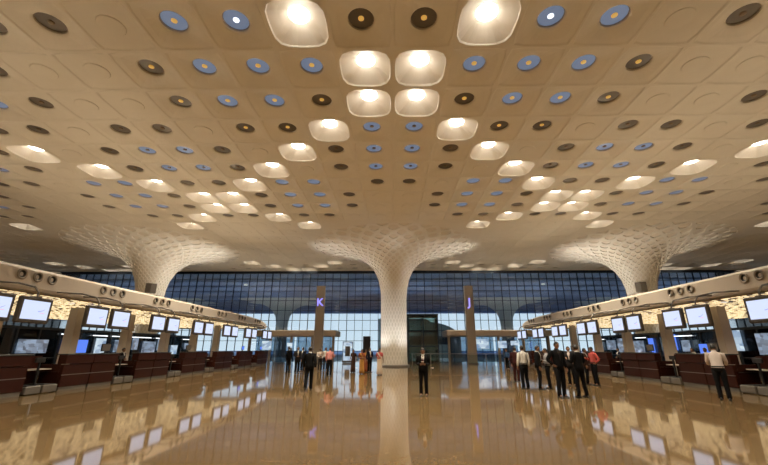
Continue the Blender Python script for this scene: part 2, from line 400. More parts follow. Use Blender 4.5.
def column(label, x, y, panel=False, group=None):
    t = thing('flared_column', label, 'column', (x, y, 0), 0, group)
    link('trunk', trunk_me, t); link('flared_head', head_me, t); link('ceiling_collar', cap_me, t); link('base_ring', ring_me, t)
    if y < 60:
        for q_ in (45, 135, 225, 315):  # added uplights, only there to brighten the trunk
            a = R(q_); u = link('added_uplight', up_me, t, (4.8 * math.cos(a), 4.8 * math.sin(a), 0))
            L = bpy.data.lights.new('added_uplight_beam', 'SPOT'); L.energy = TRUNK_W; L.color = (.96, .98, 1); L.spot_size = R(46); L.spot_blend = .8; L.shadow_soft_size = .1
            l2 = link('added_uplight_beam', L, u, (0, 0, .03)); l2.rotation_euler = Vector((math.cos(a) * 1.0, math.sin(a) * 1.0, -1)).to_track_quat('Z', 'Y').to_euler()
    if y < 60 and abs(x) > 1:
        for q_ in ((-24, 24) if x > 0 else (156, 204)):  # added uplights brightening the outer side of the flared head
            a = R(q_); u = link('added_uplight', up_me, t, (4.6 * math.cos(a), 4.6 * math.sin(a), 0))
            L = bpy.data.lights.new('added_uplight_beam', 'SPOT'); L.energy = UP_W; L.color = (1, .90, .76); L.spot_size = R(56); L.spot_blend = .9; L.shadow_soft_size = .1
            l2 = link('added_uplight_beam', L, u, (0, 0, .03)); l2.rotation_euler = (PI, 0, 0); l2.rotation_euler = Vector((math.cos(a) * .17, math.sin(a) * .17, -1)).to_track_quat('Z', 'Y').to_euler()
    if panel:
        q = MB(); d = Vector((-x, -y, 0)).normalized(); a = math.atan2(d.y, d.x)
        rr = 1.52; w = .32
        q.rings([[(rr2 * math.cos(a + s_ * w), rr2 * math.sin(a + s_ * w), z) for s_, rr2 in ((-1, rr), (0, rr + .05), (1, rr), (1, rr - .25), (0, rr - .2), (-1, rr - .25))] for z in (7.0, 7.95)])
        q.build('access_panel', M['grey'], t)
    return t
column('huge white flared column in the centre of the hall', 0, COLY)
column('white flared column rising behind the left check-in row', -12 * CS, COLY, True)
column('white flared column rising behind the right check-in row', 12 * CS, COLY, True)
for k in (-24, 24):
    t = column(f"outermost flared column at the far {'left' if k < 0 else 'right'} edge of the hall", k * CS, COLY)
# ------------------------------------------------------------------ glass facade and what stands outside
gw = MB(); gw.box(-XW, XW, GY + .10, GY + .13, 0, H + .3); g_ob = struct(gw.build('window_1', M['glass']))
mu = MB()
x = -XW
k = 0
while x <= XW + .01:
    w = .022 if k % 5 else .038
    mu.box(x - w, x + w, GY + .02, GY + .20, 0, H); x += CS / 2; k += 1
z = 1.3
while z < H:
    mu.box(-XW, XW, GY + .0, GY + .12, z - .026, z + .026); z += 1.32
mu.build('window_mullion', M['mullion'], g_ob)
b = MB(); b.box(-XW, XW, GY, GY + .25, H - .35, H + .3); struct(b.build('trim_1', M['mullion']))
b = MB(); b.box(-140, 140, GY + .35, 118, H + .05, H + .8)
# added roof ribs standing in for streaks of reflected ceiling light
for q in range(9):
    yy = GY + 6 + q * 6.6; b.box(-140, 140, yy, yy + .5, H - .25, H + .05)
struct(b.build('ceiling_outdoor', M['soffit_out']))
b = MB(); b.box(-200, 200, GY + .3, 300, -.35, -.05); struct(b.build('ground_outdoor', M['asphalt']))
for k in (-24, -12, 0, 12, 24):
    if k == 0: continue
    column(f"{'farther ' if abs(k) == 24 else ''}outdoor flared column seen through the glass {'left' if k < 0 else 'right'} of the central column", k * CS, 86)
for k in range(5):  # added floodlights that brighten the roof outside
    t = thing('added_outdoor_floodlight', f"{ORD[k]} added ground floodlight from the left under the outdoor roof", 'floodlight', (-50 + 25 * k, 68, -.05))
    q = MB(); q.bevbox(-.25, .25, -.2, .2, 0, .2, .03); q.build('housing', M['grey'], t)
    L = bpy.data.lights.new('added_flood_beam', 'SPOT'); L.energy = OUT_W; L.color = (.74, .84, 1); L.spot_size = R(150); L.spot_blend = .5; L.shadow_soft_size = .3
    o = link('added_flood_beam', L, t, (0, 0, .3)); o.rotation_euler = (PI, 0, 0)
for k in range(5):  # added lamps that brighten the paving outside
    t = thing('added_outdoor_downlight', f"{ORD[k]} added lamp from the left under the outdoor roof", 'ceiling light', (-50 + 25 * k, 62, H + .05))
    q = MB(); q.lathe([(.3, 0), (.3, -.22), (.24, -.24), (.02, -.20)], 16); q.build('housing', M['added_lens'], t)
    L = bpy.data.lights.new('added_lamp_beam', 'SPOT'); L.energy = 3000; L.color = (.86, 1, .98); L.spot_size = R(140); L.spot_blend = .6; L.shadow_soft_size = .3
    link('added_lamp_beam', L, t, (0, 0, -.3))
t = thing('far_building', 'low dark building with a rounded end outside, right of the central column', 'building', (0, 72, -.05))
b = MB()
prof = [(-3, 0), (-3, 7.1), (6.0, 7.1)] + [(6.0 + 6.5 * math.sin(R(9 * q)), 3.3 + 3.2 * math.cos(R(9 * q))) for q in range(1, 11)] + [(12.5, 0)]
b.rings([[(X, y, Z) for X, Z in prof] for y in (0, 9)]); b.build('wall', M['concrete'], t)
b = MB()
b.box(-2.4, 10.5, -.08, .02, 2.4, 3.9)
b.build('window_strip', M['mullion'], t)

# ------------------------------------------------------------------ check-in islands
CAN_X0, CAN_X1, CAN_Z0, CAN_Z1, CAN_Y0, CAN_Y1 = 15.4, 28.0, 4.0, 4.95, 5.0, 49.0
SOF_W = 150.0
FLOOD_W = 2300.0
WASH_W = 270.0
def noz_meshes():
    q = MB(); q.lathe([(.225, .0), (.23, -.03), (.19, -.05), (.15, -.03), (.13, .04)], 20); ring = q
    q2 = MB(); q2.lathe([(.15, -.02), (.10, .0), (.085, .05), (.01, .05)], 16, cap1=True)
    rot = Matrix.Rotation(PI / 2, 4, 'Y')
    out = []
    for qq, nm, m in ((ring, 'air_nozzle', M['nozzle']), (q2, 'nozzle_throat', M['black'])):
        qq.v = [tuple(rot @ Vector(v)) for v in qq.v]; out.append(qq.mesh(nm, m, True))
    return out
noz_me, thr_me = noz_meshes()
aq = MB(); aq.tube([(15.40, 0, 4.10), (14.2, 0, 4.02), (13.5, 0, 3.86), (13.32, 0, 3.66), (13.31, 0, 3.475)], .035, 8); aq.box(13.25, 13.37, -.14, .14, 3.472, 3.50); arm_me = aq.mesh('screen_arm', M['grey'])
def island(sx):
    side = 'left' if sx < 0 else 'right'
    t = thing('check_in_canopy', f"long beige canopy with round air nozzles over the {side} check-in desks", 'canopy')
    m = MB(); ys = [CAN_Y0, 20, 30, 38, 41, 43, 45, 46.5, 48, CAN_Y1]
    rr = []
    for y in ys:
        k = max(0, (y - 40) / 9.0); top = CAN_Z1 - .62 * k ** 1.5; ins = 1.6 * max(0, (y - 45) / 4) ** 2
        rr.append([(sx * X, y, Z) for X, Z in ((CAN_X0 + ins, CAN_Z0), (CAN_X0 - .05 + ins, CAN_Z0 + .12), (CAN_X0 + .02 + ins, top - .12), (CAN_X0 + .15 + ins, top), (CAN_X1 - ins, top), (CAN_X1 - ins, CAN_Z0))])
    m.rings(rr); m.build('fascia', M['fascia'], t)
    m = MB(); m.box(*sorted((sx * (CAN_X0 + .5), sx * (CAN_X1 - .5))), CAN_Y0 + .4, 44.5, CAN_Z0 - .06, CAN_Z0 - .005); m.build('soffit', M['gold'], t)
    m = MB()
    xx = CAN_X0 + .55
    while xx < CAN_X1 - .6:
        yy = 6.0
        while yy < 44.3:
            if random.random() < .85:
                l_ = random.uniform(.015, .036); a = sx * (xx + random.uniform(-.02, .02)); q = yy + random.uniform(-.03, .03)
                m.box(a - .035, a + .035, q - .09, q + .09, CAN_Z0 - .06 - l_, CAN_Z0 - .06)
            yy += .28
        xx += .36
    o = m.build('hanging_light_rod', M['bead'], t); o['kind'] = 'stuff'
    for xo in (17.0, 20.6, 24.6):  # added downlights to brighten the pillars and counters
        for k in range(8):
            q = MB(); q.lathe([(.14, CAN_Z0 - .06), (.14, CAN_Z0 - .10), (.11, CAN_Z0 - .10), (.01, CAN_Z0 - .09)], 14)
            dl = q.build('added_soffit_downlight', M['added_lens'], t, loc=(sx * xo, 10.5 + 4.5 * k, 0))
            L = bpy.data.lights.new('added_soffit_beam', 'SPOT'); L.energy = SOF_W; L.color = (1, .84, .60); L.spot_size = R(118); L.spot_blend = .5; L.shadow_soft_size = .12
            link('added_soffit_beam', L, dl, (0, 0, CAN_Z0 - .12))
    for fx, fy, tx, ty, tz in ((CAN_X0 + .9, COLY - .6, 2.6, COLY - .3, 10.9), (CAN_X0 + .9, COLY + .6, 2.6, COLY + .4, 10.9), (CAN_X0 + 2.2, COLY - .6, 23.3, COLY, 10.9), (CAN_X0 + 2.2, COLY + .6, 23.3, COLY + .4, 10.9)):  # added floodlights that brighten the sides of the column heads
        q = MB(); q.bevbox(-.16, .16, -.18, .18, 0, .22, .03); fl = q.build('added_roof_floodlight', M['grey'], t, loc=(sx * fx, fy, CAN_Z1))
        L = bpy.data.lights.new('added_flood_beam', 'SPOT'); L.energy = FLOOD_W * (1 if tx < 10 else .3); L.color = (1, .93, .82); L.spot_size = R(46 if tx < 10 else 100); L.spot_blend = .8; L.shadow_soft_size = .15
        o = link('added_flood_beam', L, fl, (0, 0, .3)); o.rotation_euler = (Vector((sx * fx, fy, CAN_Z1 + .3)) - Vector((sx * tx, ty, tz))).to_track_quat('Z', 'Y').to_euler()
    for fy in (9.5, 17.5, 25.5, 33.0):  # added floodlights that wash the ceiling with extra light
        q = MB(); q.bevbox(-.16, .16, -.18, .18, 0, .22, .03); fl = q.build('added_roof_floodlight', M['grey'], t, loc=(sx * (CAN_X0 + 1.0), fy, CAN_Z1))
        L = bpy.data.lights.new('added_flood_beam', 'SPOT'); L.energy = WASH_W; L.color = (1, .82, .58); L.spot_size = R(150); L.spot_blend = .9; L.shadow_soft_size = .4
        o = link('added_flood_beam', L, fl, (0, 0, .3)); o.rotation_euler = Vector((sx * 1.6, 0, -1)).to_track_quat('Z', 'Y').to_euler()
    for gk in range(9):
        yc = 15.6 + 4.5 * (gk - 1)
        if yc > 44: break
        for dy in (-.71, 0, .71):
            n_ = link('air_nozzle', noz_me, t, (sx * (CAN_X0 - .04), yc + dy, 4.60)); n_.rotation_euler = (0, 0, 0 if sx > 0 else PI)
            h_ = link('nozzle_throat', thr_me, n_)
    for k in range(-1, 6):      # arms that hold the screens
        for dy in (1.62, 3.12):
            y = 15.1 + 4.5 * k + dy
            if y < 42.2: link('screen_arm', arm_me, t, (0, y, 0)).rotation_euler = (0, 0, 0 if sx > 0 else PI)
    # pillars that carry the canopy
    for k in range(8):
        y = 8.2 + 4.5 * k
        q = MB()
        q.rings([[(sx * 18.45 + X, y + Y, Z) for X, Y in ((-w, -v), (w, -v), (w, v), (-w, v))] for Z, w, v in ((0, .30, .26), (CAN_Z0 - .01, .24, .22))])
        p = q.build('canopy_pillar', M['fascia'], None)
        tag(p, f"{ORD[k]} beige pillar from the near end under the {side} check-in canopy", 'pillar', 'beige canopy pillars')
    # glazed partition behind the desks
    pt = thing('glass_partition', f"smoky glass partition behind the {side} check-in desks", 'partition', (sx * 22.5, 0, 0))
    m = MB(); g = MB(); lit = MB(); strip = MB()
    y = 9.0; q = 0
    while y < 43:
        m.box(-.06, .06, y - .05, y + .05, 0, 2.9)
        g.box(-.02, .02, y + .05, y + 1.45, .25, 2.8)
        y += 1.5; q += 1
    m.box(-.07, .07, 9, y, 2.8, 2.95); m.box(-.07, .07, 9, y, .0, .25); m.box(-.05, .05, 9, y, 1.05, 1.11)
    m.build('frame', M['mullion'], pt); g.build('glass_pane', M['partition_glass'], pt)
    rnd = random.Random(5 + sx)
    y = 10.0
    while y < 42:
        w = rnd.uniform(.6, 2.2); zz = rnd.uniform(1.1, 1.6); hh = rnd.uniform(.6, 1.3)
        q = MB(); q.box(*sorted((-sx * .10, -sx * .16)), y, y + w, zz, zz + hh)
        q.build('reflection_panel', M[rnd.choice(['lit_panel', 'dim_reflection', 'dim_reflection', 'dim_reflection', 'blue_glow'])], pt)  # glowing panels stand in for reflections in the partition glass
        if rnd.random() < .5:
            q = MB(); q.box(*sorted((-sx * .1, -sx * .18)), y - .4, y + 1.0, 2.55, 2.60); q.build('strip_light', M['lit_warm'], pt)
        y += w + rnd.uniform(.3, 1.4)
island(-1); island(1)

# desks, bag scales, screens
def make_desk():
    t = thing('check_in_desk', '', 'check-in desk', (0, 0, 0), 0, 'red wood check-in desks')
    # local: hall side is +X, runs along Y; front face at x = 0, body to -X
    q = MB(); q.bevbox(-.16, .0, -.73, .73, .16, 1.02, .012); q.build('front_panel', M['wood'], t)
    q = MB(); q.bevbox(-.30, .05, -.74, .74, 1.04, 1.40, .015); q.build('upper_band', M['wood'], t)
    q = MB(); q.bevbox(-.36, .08, -.745, .745, 1.40, 1.44, .012); q.build('ledge', M['black'], t)
    q = MB(); q.box(-.95, -.16, -.72, .72, .72, .76); q.build('worktop', M['steel'], t)
    for s_ in (-1, 1):
        q = MB(); q.box(-.95, -.16, s_ * .70 - .02, s_ * .70 + .02, .0, 1.04); q.build('side_panel', M['wood'], t)
    q = MB(); q.box(-.12, -.03, -.70, .70, 0, .16); q.build('plinth', M['grey'], t)
    q = MB(); q.box(-.02, .012, -.735, .735, .60, .63); q.build('trim_strip', M['steel'], t)
    return t
def make_scale():
    t = thing('bag_scale', '', 'bag scale', (0, 0, 0), 0, 'baggage scales between the desks')
    for s_ in (-.36, .36):
        q = MB(); q.bevbox(-.94, .02, s_ - .32, s_ + .32, 0.02, .30, .02); q.build('housing', M['grey'], t)
        q = MB(); q.box(-.90, -.03, s_ - .25, s_ + .25, .30, .325); q.build('belt', M['belt'], t)
    q = MB(); q.box(-.36, -.30, -.03, .03, .02, 1.15); q.build('display_post', M['black'], t)
    q = MB(); q.bevbox(-.37, -.29, -.2, .2, 1.12, 1.30, .01); q.build('weight_display', M['black'], t)
    q = MB(); q.box(-1.02, -.95, -.74, .74, 0, 1.36); q.build('back_panel', M['wood'], t)
    q = MB(); q.box(-.95, -.45, -.74, .74, .84, .88); q.build('shelf', M['fascia'], t)
    return t
def make_screen():
    t = thing('display_screen', '', 'screen', (0, 0, 0), 0, 'lit screens above the check-in desks')
    q = MB(); q.bevbox(-.08, .06, -.66, .66, -.47, .47, .035); q.build('bezel', M['bezel'], t)
    q = MB(); q.box(.06, .066, -.53, .53, -.335, .335); p = q.build('display_panel', M['screen'], t)
    q = MB(); q.rings([[(X, .10 + .26 * a, -.04 + .09 * a * a + w * (1 - .6 * a)) for X, w in ((.067, -.014), (.069, -.014), (.069, .014), (.067, .014))] for a in (0, .25, .5, .75, 1)]); q.build('screen_mark', M['mark_blue'], p)
    q = MB(); q.box(.067, .069, .18, .36, -.10, -.08); q.build('screen_mark', M['mark_pink'], p)
    return t
desk0, scale0, screen0 = make_desk(), make_scale(), make_screen()
first = {'d': True, 's': True, 'm': True}
def place(o, key, loc, rz, label):
    if first[key]:
        first[key] = False; o.location = loc; o.rotation_euler = (0, 0, rz); o['label'] = label; return o
    return dup(o, loc, rz, label)
for sx in (-1, 1):
    side = 'left' if sx < 0 else 'right'; rz = 0 if sx < 0 else PI
    nd = ns = nm = 0
    for k in range(-1, 6):
        yr = 15.1 + 4.5 * k
        place(scale0, 's', (sx * 13.5, yr, 0), rz, f"grey baggage scale in the {ORD[ns]} gap from the near end, {side} desk row"); ns += 1
        for dy in (1.5, 3.0):
            place(desk0, 'd', (sx * 13.5, yr + dy, 0), rz, f"red wood check-in desk, {ORD[nd]} from the near end of the {side} row"); nd += 1
            if yr + dy < 42:
                place(screen0, 'm', (sx * 13.3, yr + dy + .12, 3.0), rz, f"lit white screen, {ORD[nm]} from the near end over the {side} desks"); nm += 1
for sx, ys in ((-1, (34.9, 39.6, 18.2, 25.6)), (1, (20.9, 16.8, 29.9))):
    for k, y in enumerate(ys):
        side = 'left' if sx < 0 else 'right'
        lit = (sx < 0 and y > 30)
        t = thing('desk_monitor', f"{'blue glowing' if lit else 'dark'} desk monitor on the {side} check-in row at the {ORD[k]} staffed desk", 'monitor', (sx * 13.66, y, 1.44), 0 if sx < 0 else PI, 'monitors on the check-in desks')
        q = MB(); q.box(-.12, .06, -.1, .1, 0, .02); q.box(-.04, -.01, -.03, .03, .02, .14); q.build('stand', M['black'], t)
        q = MB(); q.bevbox(-.04, .01, -.28, .28, .08, .42, .01); q.build('casing', M['black'], t)
        q = MB(); q.box(.01, .014, -.25, .25, .11, .39); q.build('display_panel', M['blue_glow'] if lit else M['grey'], t)

# ------------------------------------------------------------------ pylons with letters
def letter(ch, size, m, parent, loc):
    cu = bpy.data.curves.new('letter', 'FONT'); cu.body = ch; cu.size = size; cu.extrude = .03; cu.align_x = 'CENTER'
    tmp = bpy.data.objects.new('tmp', cu); C.objects.link(tmp)
    bpy.context.view_layer.update()
    me = bpy.data.meshes.new_from_object(tmp.evaluated_get(bpy.context.evaluated_depsgraph_get()))
    bpy.data.objects.remove(tmp); me.name = 'letter'; me.materials.clear(); me.materials.append(m)
    o = link('letter', me, parent, loc); o.rotation_euler = (PI / 2, 0, 0); return o
for ch, px in (('K', 320.5), ('J', 469.0)):
    p = at(px, 303, 44)
    t = thing('letter_pylon', f"tall beige pylon carrying a glowing blue letter {ch}", 'pylon', (p.x, 44, 0))
    q = MB(); q.bevbox(-.50, .50, -.22, .22, 0.12, 8.75, .02); q.build('shaft', M['pylon'], t)
    q = MB(); q.box(-.58, .58, -.3, .3, 0, .12); q.build('base', M['grey'], t)
    letter(ch, 1.3, M['letter'], t, (0, -.25, 6.4))

# ------------------------------------------------------------------ low entrance canopies by the facade
def entrance(label, x0, x1, y0, y1, signs):
    t = thing('entrance_canopy', label, 'canopy')
    q = MB(); q.bevbox(x0, x1, y0, y1, 3.05, 3.72, .05); q.build('fascia', M['fascia'], t)
    n = max(2, int((x1 - x0) / 2.6)); w = (x1 - x0 - .6) / n
    for k in range(n + 1):
        xx = x0 + .3 + k * w; q = MB(); q.box(xx - .12, xx + .12, y0 + .6, y0 + .84, 0, 3.05); q.build('post', M['pylon'], t)
    q = MB()
    for k in range(n): q.box(x0 + .42 + k * w, x0 + .18 + (k + 1) * w, y0 + 2.6, y0 + 2.64, .02, 3.04)
    q.build('glass_pane', M['partition_glass'], t)
    for (a, c, z0, z1, m) in signs:
        q = MB(); q.box(a, c, y0 + .45, y0 + .55, z0, z1); q.build('lit_sign', M[m], t)
    return t
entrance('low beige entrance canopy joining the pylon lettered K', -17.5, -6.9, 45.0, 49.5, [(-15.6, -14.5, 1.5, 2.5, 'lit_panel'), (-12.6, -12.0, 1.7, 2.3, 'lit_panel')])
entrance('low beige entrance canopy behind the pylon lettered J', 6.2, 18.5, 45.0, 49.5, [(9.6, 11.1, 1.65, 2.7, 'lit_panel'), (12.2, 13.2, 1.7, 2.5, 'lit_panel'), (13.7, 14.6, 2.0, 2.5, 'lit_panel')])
t = thing('glass_vestibule', 'dark glass box rising behind the right side of the central column', 'vestibule', (0, 47, 0))
q = MB()
for x in (-.9, 1.8, 3.6, 5.4): q.box(x - .06, x + .06, -.06, .06, 0, 5.6); q.box(x - .06, x + .06, 2.94, 3.06, 0, 5.6)
for z in (0.1, 1.9, 3.7, 5.55): q.box(-.9, 5.4, -.05, .05, z - .06, z + .06); q.box(-.9, 5.4, 2.95, 3.05, z - .06, z + .06)
q.build('frame', M['mullion'], t)
q = MB(); q.box(-.9, 5.4, -.015, .015, .1, 5.55); q.box(-.9, 5.4, 2.985, 3.015, .1, 5.55); q.box(5.385, 5.415, 0, 3, .1, 5.55); q.box(-.915, -.885, 0, 3, .1, 5.55); q.build('glass_pane', M['dark_glass'], t)
q = MB(); q.box(-1.0, 5.5, -.1, 3.1, 5.6, 5.75); q.build('roof', M['mullion'], t)
# glass barrier in front of the vestibule
t = thing('glass_barrier', 'waist-high glass barrier running right from the central column', 'barrier', (0, 42.5, 0))
q = MB(); q.box(1.9, 12.0, -.03, .03, 1.06, 1.13); q.build('handrail', M['steel'], t)
for k in range(6):
    q = MB(); q.box(1.95 + k * 2.0, 2.02 + k * 2.0, -.03, .03, 0, 1.06); q.build('post', M['steel'], t)
for k in range(5):
    q = MB(); q.box(2.06 + k * 2.0, 3.91 + k * 2.0, -.008, .008, .10, 1.0); q.build('glass_pane', M['clear'], t)
# lit poster and dark totem by the facade
p = at(347.5, 360, 47)
t = thing('poster_stand', 'white backlit poster stand left of the central column', 'poster stand', (p.x, 47, 0))
q = MB(); q.bevbox(-.62, .62, -.12, .12, .02, 2.45, .03); q.build('casing', M['grey'], t)
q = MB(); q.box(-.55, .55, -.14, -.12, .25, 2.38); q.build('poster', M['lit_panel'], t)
q = MB(); q.box(-.30, .30, -.15, -.14, .75, 1.9); q.build('poster_picture', M['grey'], t)
p = at(366.5, 360, 48)
t = thing('display_totem', 'tall dark totem standing just left of the central column', 'totem', (p.x, 48, 0))
q = MB(); q.bevbox(-.46, .46, -.15, .15, .05, 3.1, .03); q.build('casing', M['black'], t)
q = MB(); q.box(-.6, .6, -.3, .3, 0, .05); q.build('base', M['grey'], t)
#PEOPLE
# ------------------------------------------------------------------ people
def lerp(a, b_, k): return a + (b_ - a) * k
def head_geom(mb, c, yaw=0.0, nod=0.0, female=False):
    # sculpted head: cranium, brow, eye sockets, nose, mouth, chin; faces +Y
    rot = Matrix.Rotation(yaw, 3, 'Z') @ Matrix.Rotation(nod, 3, 'X')
    rings = []; nu, nv = 20, 15
    for v in range(nv):
        ph = -PI / 2 + PI * (v + .5) / nv; ring = []
        for u in range(nu):
            th = 2 * PI * u / nu; d = Vector((math.cos(ph) * math.cos(th), math.cos(ph) * math.sin(th), math.sin(ph)))
            x, y, z = .073 * d.x, .093 * d.y, .115 * d.z
            if z < 0: k = -z / .115; x *= 1 - .30 * k * k; y *= (1 - .12 * k) if d.y > 0 else (1 - .45 * k)
            f = max(0, d.y)
            g = lambda cx, cz, sx_, sz_: math.exp(-((d.x - cx) / sx_) ** 2 - ((d.z - cz) / sz_) ** 2) * (f > .2)
            y += .022 * g(0, -.22, .14, .20) + .010 * g(0, -.80, .3, .16) + .005 * g(0, .22, .5, .12) - .009 * g(.36, .02, .17, .13) - .009 * g(-.36, .02, .17, .13) + .006 * g(0, -.50, .22, .06) - .004 * g(0, -.56, .25, .04)
            ring.append(c + rot @ Vector((x, y, z)))
        rings.append(ring)
    mb.rings(rings)
    for s_ in (-1, 1):   # ears
        mb.tube([c + rot @ Vector((s_ * .070, -.008, -.035)), c + rot @ Vector((s_ * .080, -.012, -.01)), c + rot @ Vector((s_ * .082, -.018, .022)), c + rot @ Vector((s_ * .070, -.010, .03))], [.008, .012, .013, .006], 6, .6)
    return rot
def hand_geom(mb, w, d, n, curl=.5, thumb=1):
    # palm and five bent fingers; w wrist, d pointing direction, n palm normal
    d = d.normalized(); n = (n - d * n.dot(d)).normalized(); sd = d.cross(n) * thumb
    mb.rings([[w + d * t + sd * (x * hw) + n * (z * ht) for x, z in ((-1, -.6), (-.5, -1), (.5, -1), (1, -.6), (1, .6), (.5, 1), (-.5, 1), (-1, .6))] for t, hw, ht in ((-.01, .026, .019), (.02, .034, .017), (.06, .042, .015), (.09, .040, .012))])
    for k, (o, ln, rr) in enumerate(((.030, .070, .0085), (.010, .080, .009), (-.011, .074, .0085), (-.031, .058, .0075))):
        p = w + d * .085 + sd * o; a = curl * .5; pts = [p]; dirv = d
        for q, fr in enumerate((.45, .31, .24)):
            dirv = (d * math.cos(a) + n * math.sin(a)).normalized(); pts.append(pts[-1] + dirv * ln * fr); a += curl
        mb.tube(pts, [rr, rr * .95, rr * .85, rr * .6], 6, up=sd)
    p = w + d * .025 + sd * .030; dv = (d * .72 + sd * .70).normalized(); p1 = p + dv * .040; dv2 = (d * .95 + sd * .22 + n * .25).normalized()
    mb.tube([p, p1, p1 + dv2 * .032, p1 + dv2 * .055], [.013, .011, .009, .006], 6, up=n)
def skin_body(pts, edges, rad):
    me = bpy.data.meshes.new('tmp'); me.from_pydata([tuple(p) for p in pts], edges, [])
    o = bpy.data.objects.new('tmp', me); C.objects.link(o)
    o.modifiers.new('s', 'SKIN')
    if not me.skin_vertices: me.attributes.new('x', 'FLOAT', 'POINT')
    bpy.context.view_layer.objects.active = o
    lay = me.skin_vertices[0] if len(me.skin_vertices) else None
    if lay is None:
        bpy.ops.object.modifier_remove(modifier='s'); bpy.ops.object.modifier_add(type='SKIN'); lay = me.skin_vertices[0]
    for k, r in enumerate(rad): lay.data[k].radius = (r, r); lay.data[k].use_root = (k == 0)
    sb = o.modifiers.new('u', 'SUBSURF'); sb.levels = 2; sb.render_levels = 2
    bpy.context.view_layer.update()
    ev = o.evaluated_get(bpy.context.evaluated_depsgraph_get()); m2 = ev.to_mesh()
    vs = [v.co.copy() for v in m2.vertices]; fs = [tuple(p.vertices) for p in m2.polygons]; ev.to_mesh_clear()
    bpy.data.objects.remove(o); return vs, fs

ARMS = {  # elbow, wrist, hand direction, palm normal for the right side (x > 0)
    'down': ((.245, -.03, 1.13), (.25, .05, .89), (0, .15, -1), (-1, 0, 0), .35),
    'fold': ((.25, -.03, 1.14), (.07, .20, 1.10), (-1, .15, .05), (0, -1, -.1), .45),
    'phone': ((.235, -.02, 1.14), (.075, .23, 1.12), (-.45, .75, .25), (-.3, -.1, 1), .75),
    'back': ((.25, -.10, 1.15), (.06, -.17, .98), (-1, -.05, -.3), (0, -1, 0), .4),
    'hip': ((.33, -.09, 1.16), (.20, .02, 1.0), (-.5, .3, -.8), (0, -.2, .5), .5),
    'lean': ((.24, .10, 1.17), (.22, .32, 1.07), (0, 1, -.1), (0, 0, -1), .2),
    'gest': ((.25, .02, 1.14), (.20, .26, 1.20), (-.2, .8, .5), (-.6, -.1, .6), .5),
    'swing': ((.24, -.12, 1.13), (.25, -.13, .89), (0, .1, -1), (-1, 0, 0), .4),
    'fwd': ((.24, .06, 1.13), (.23, .20, .92), (0, .3, -1), (-1, 0, 0), .4),
}
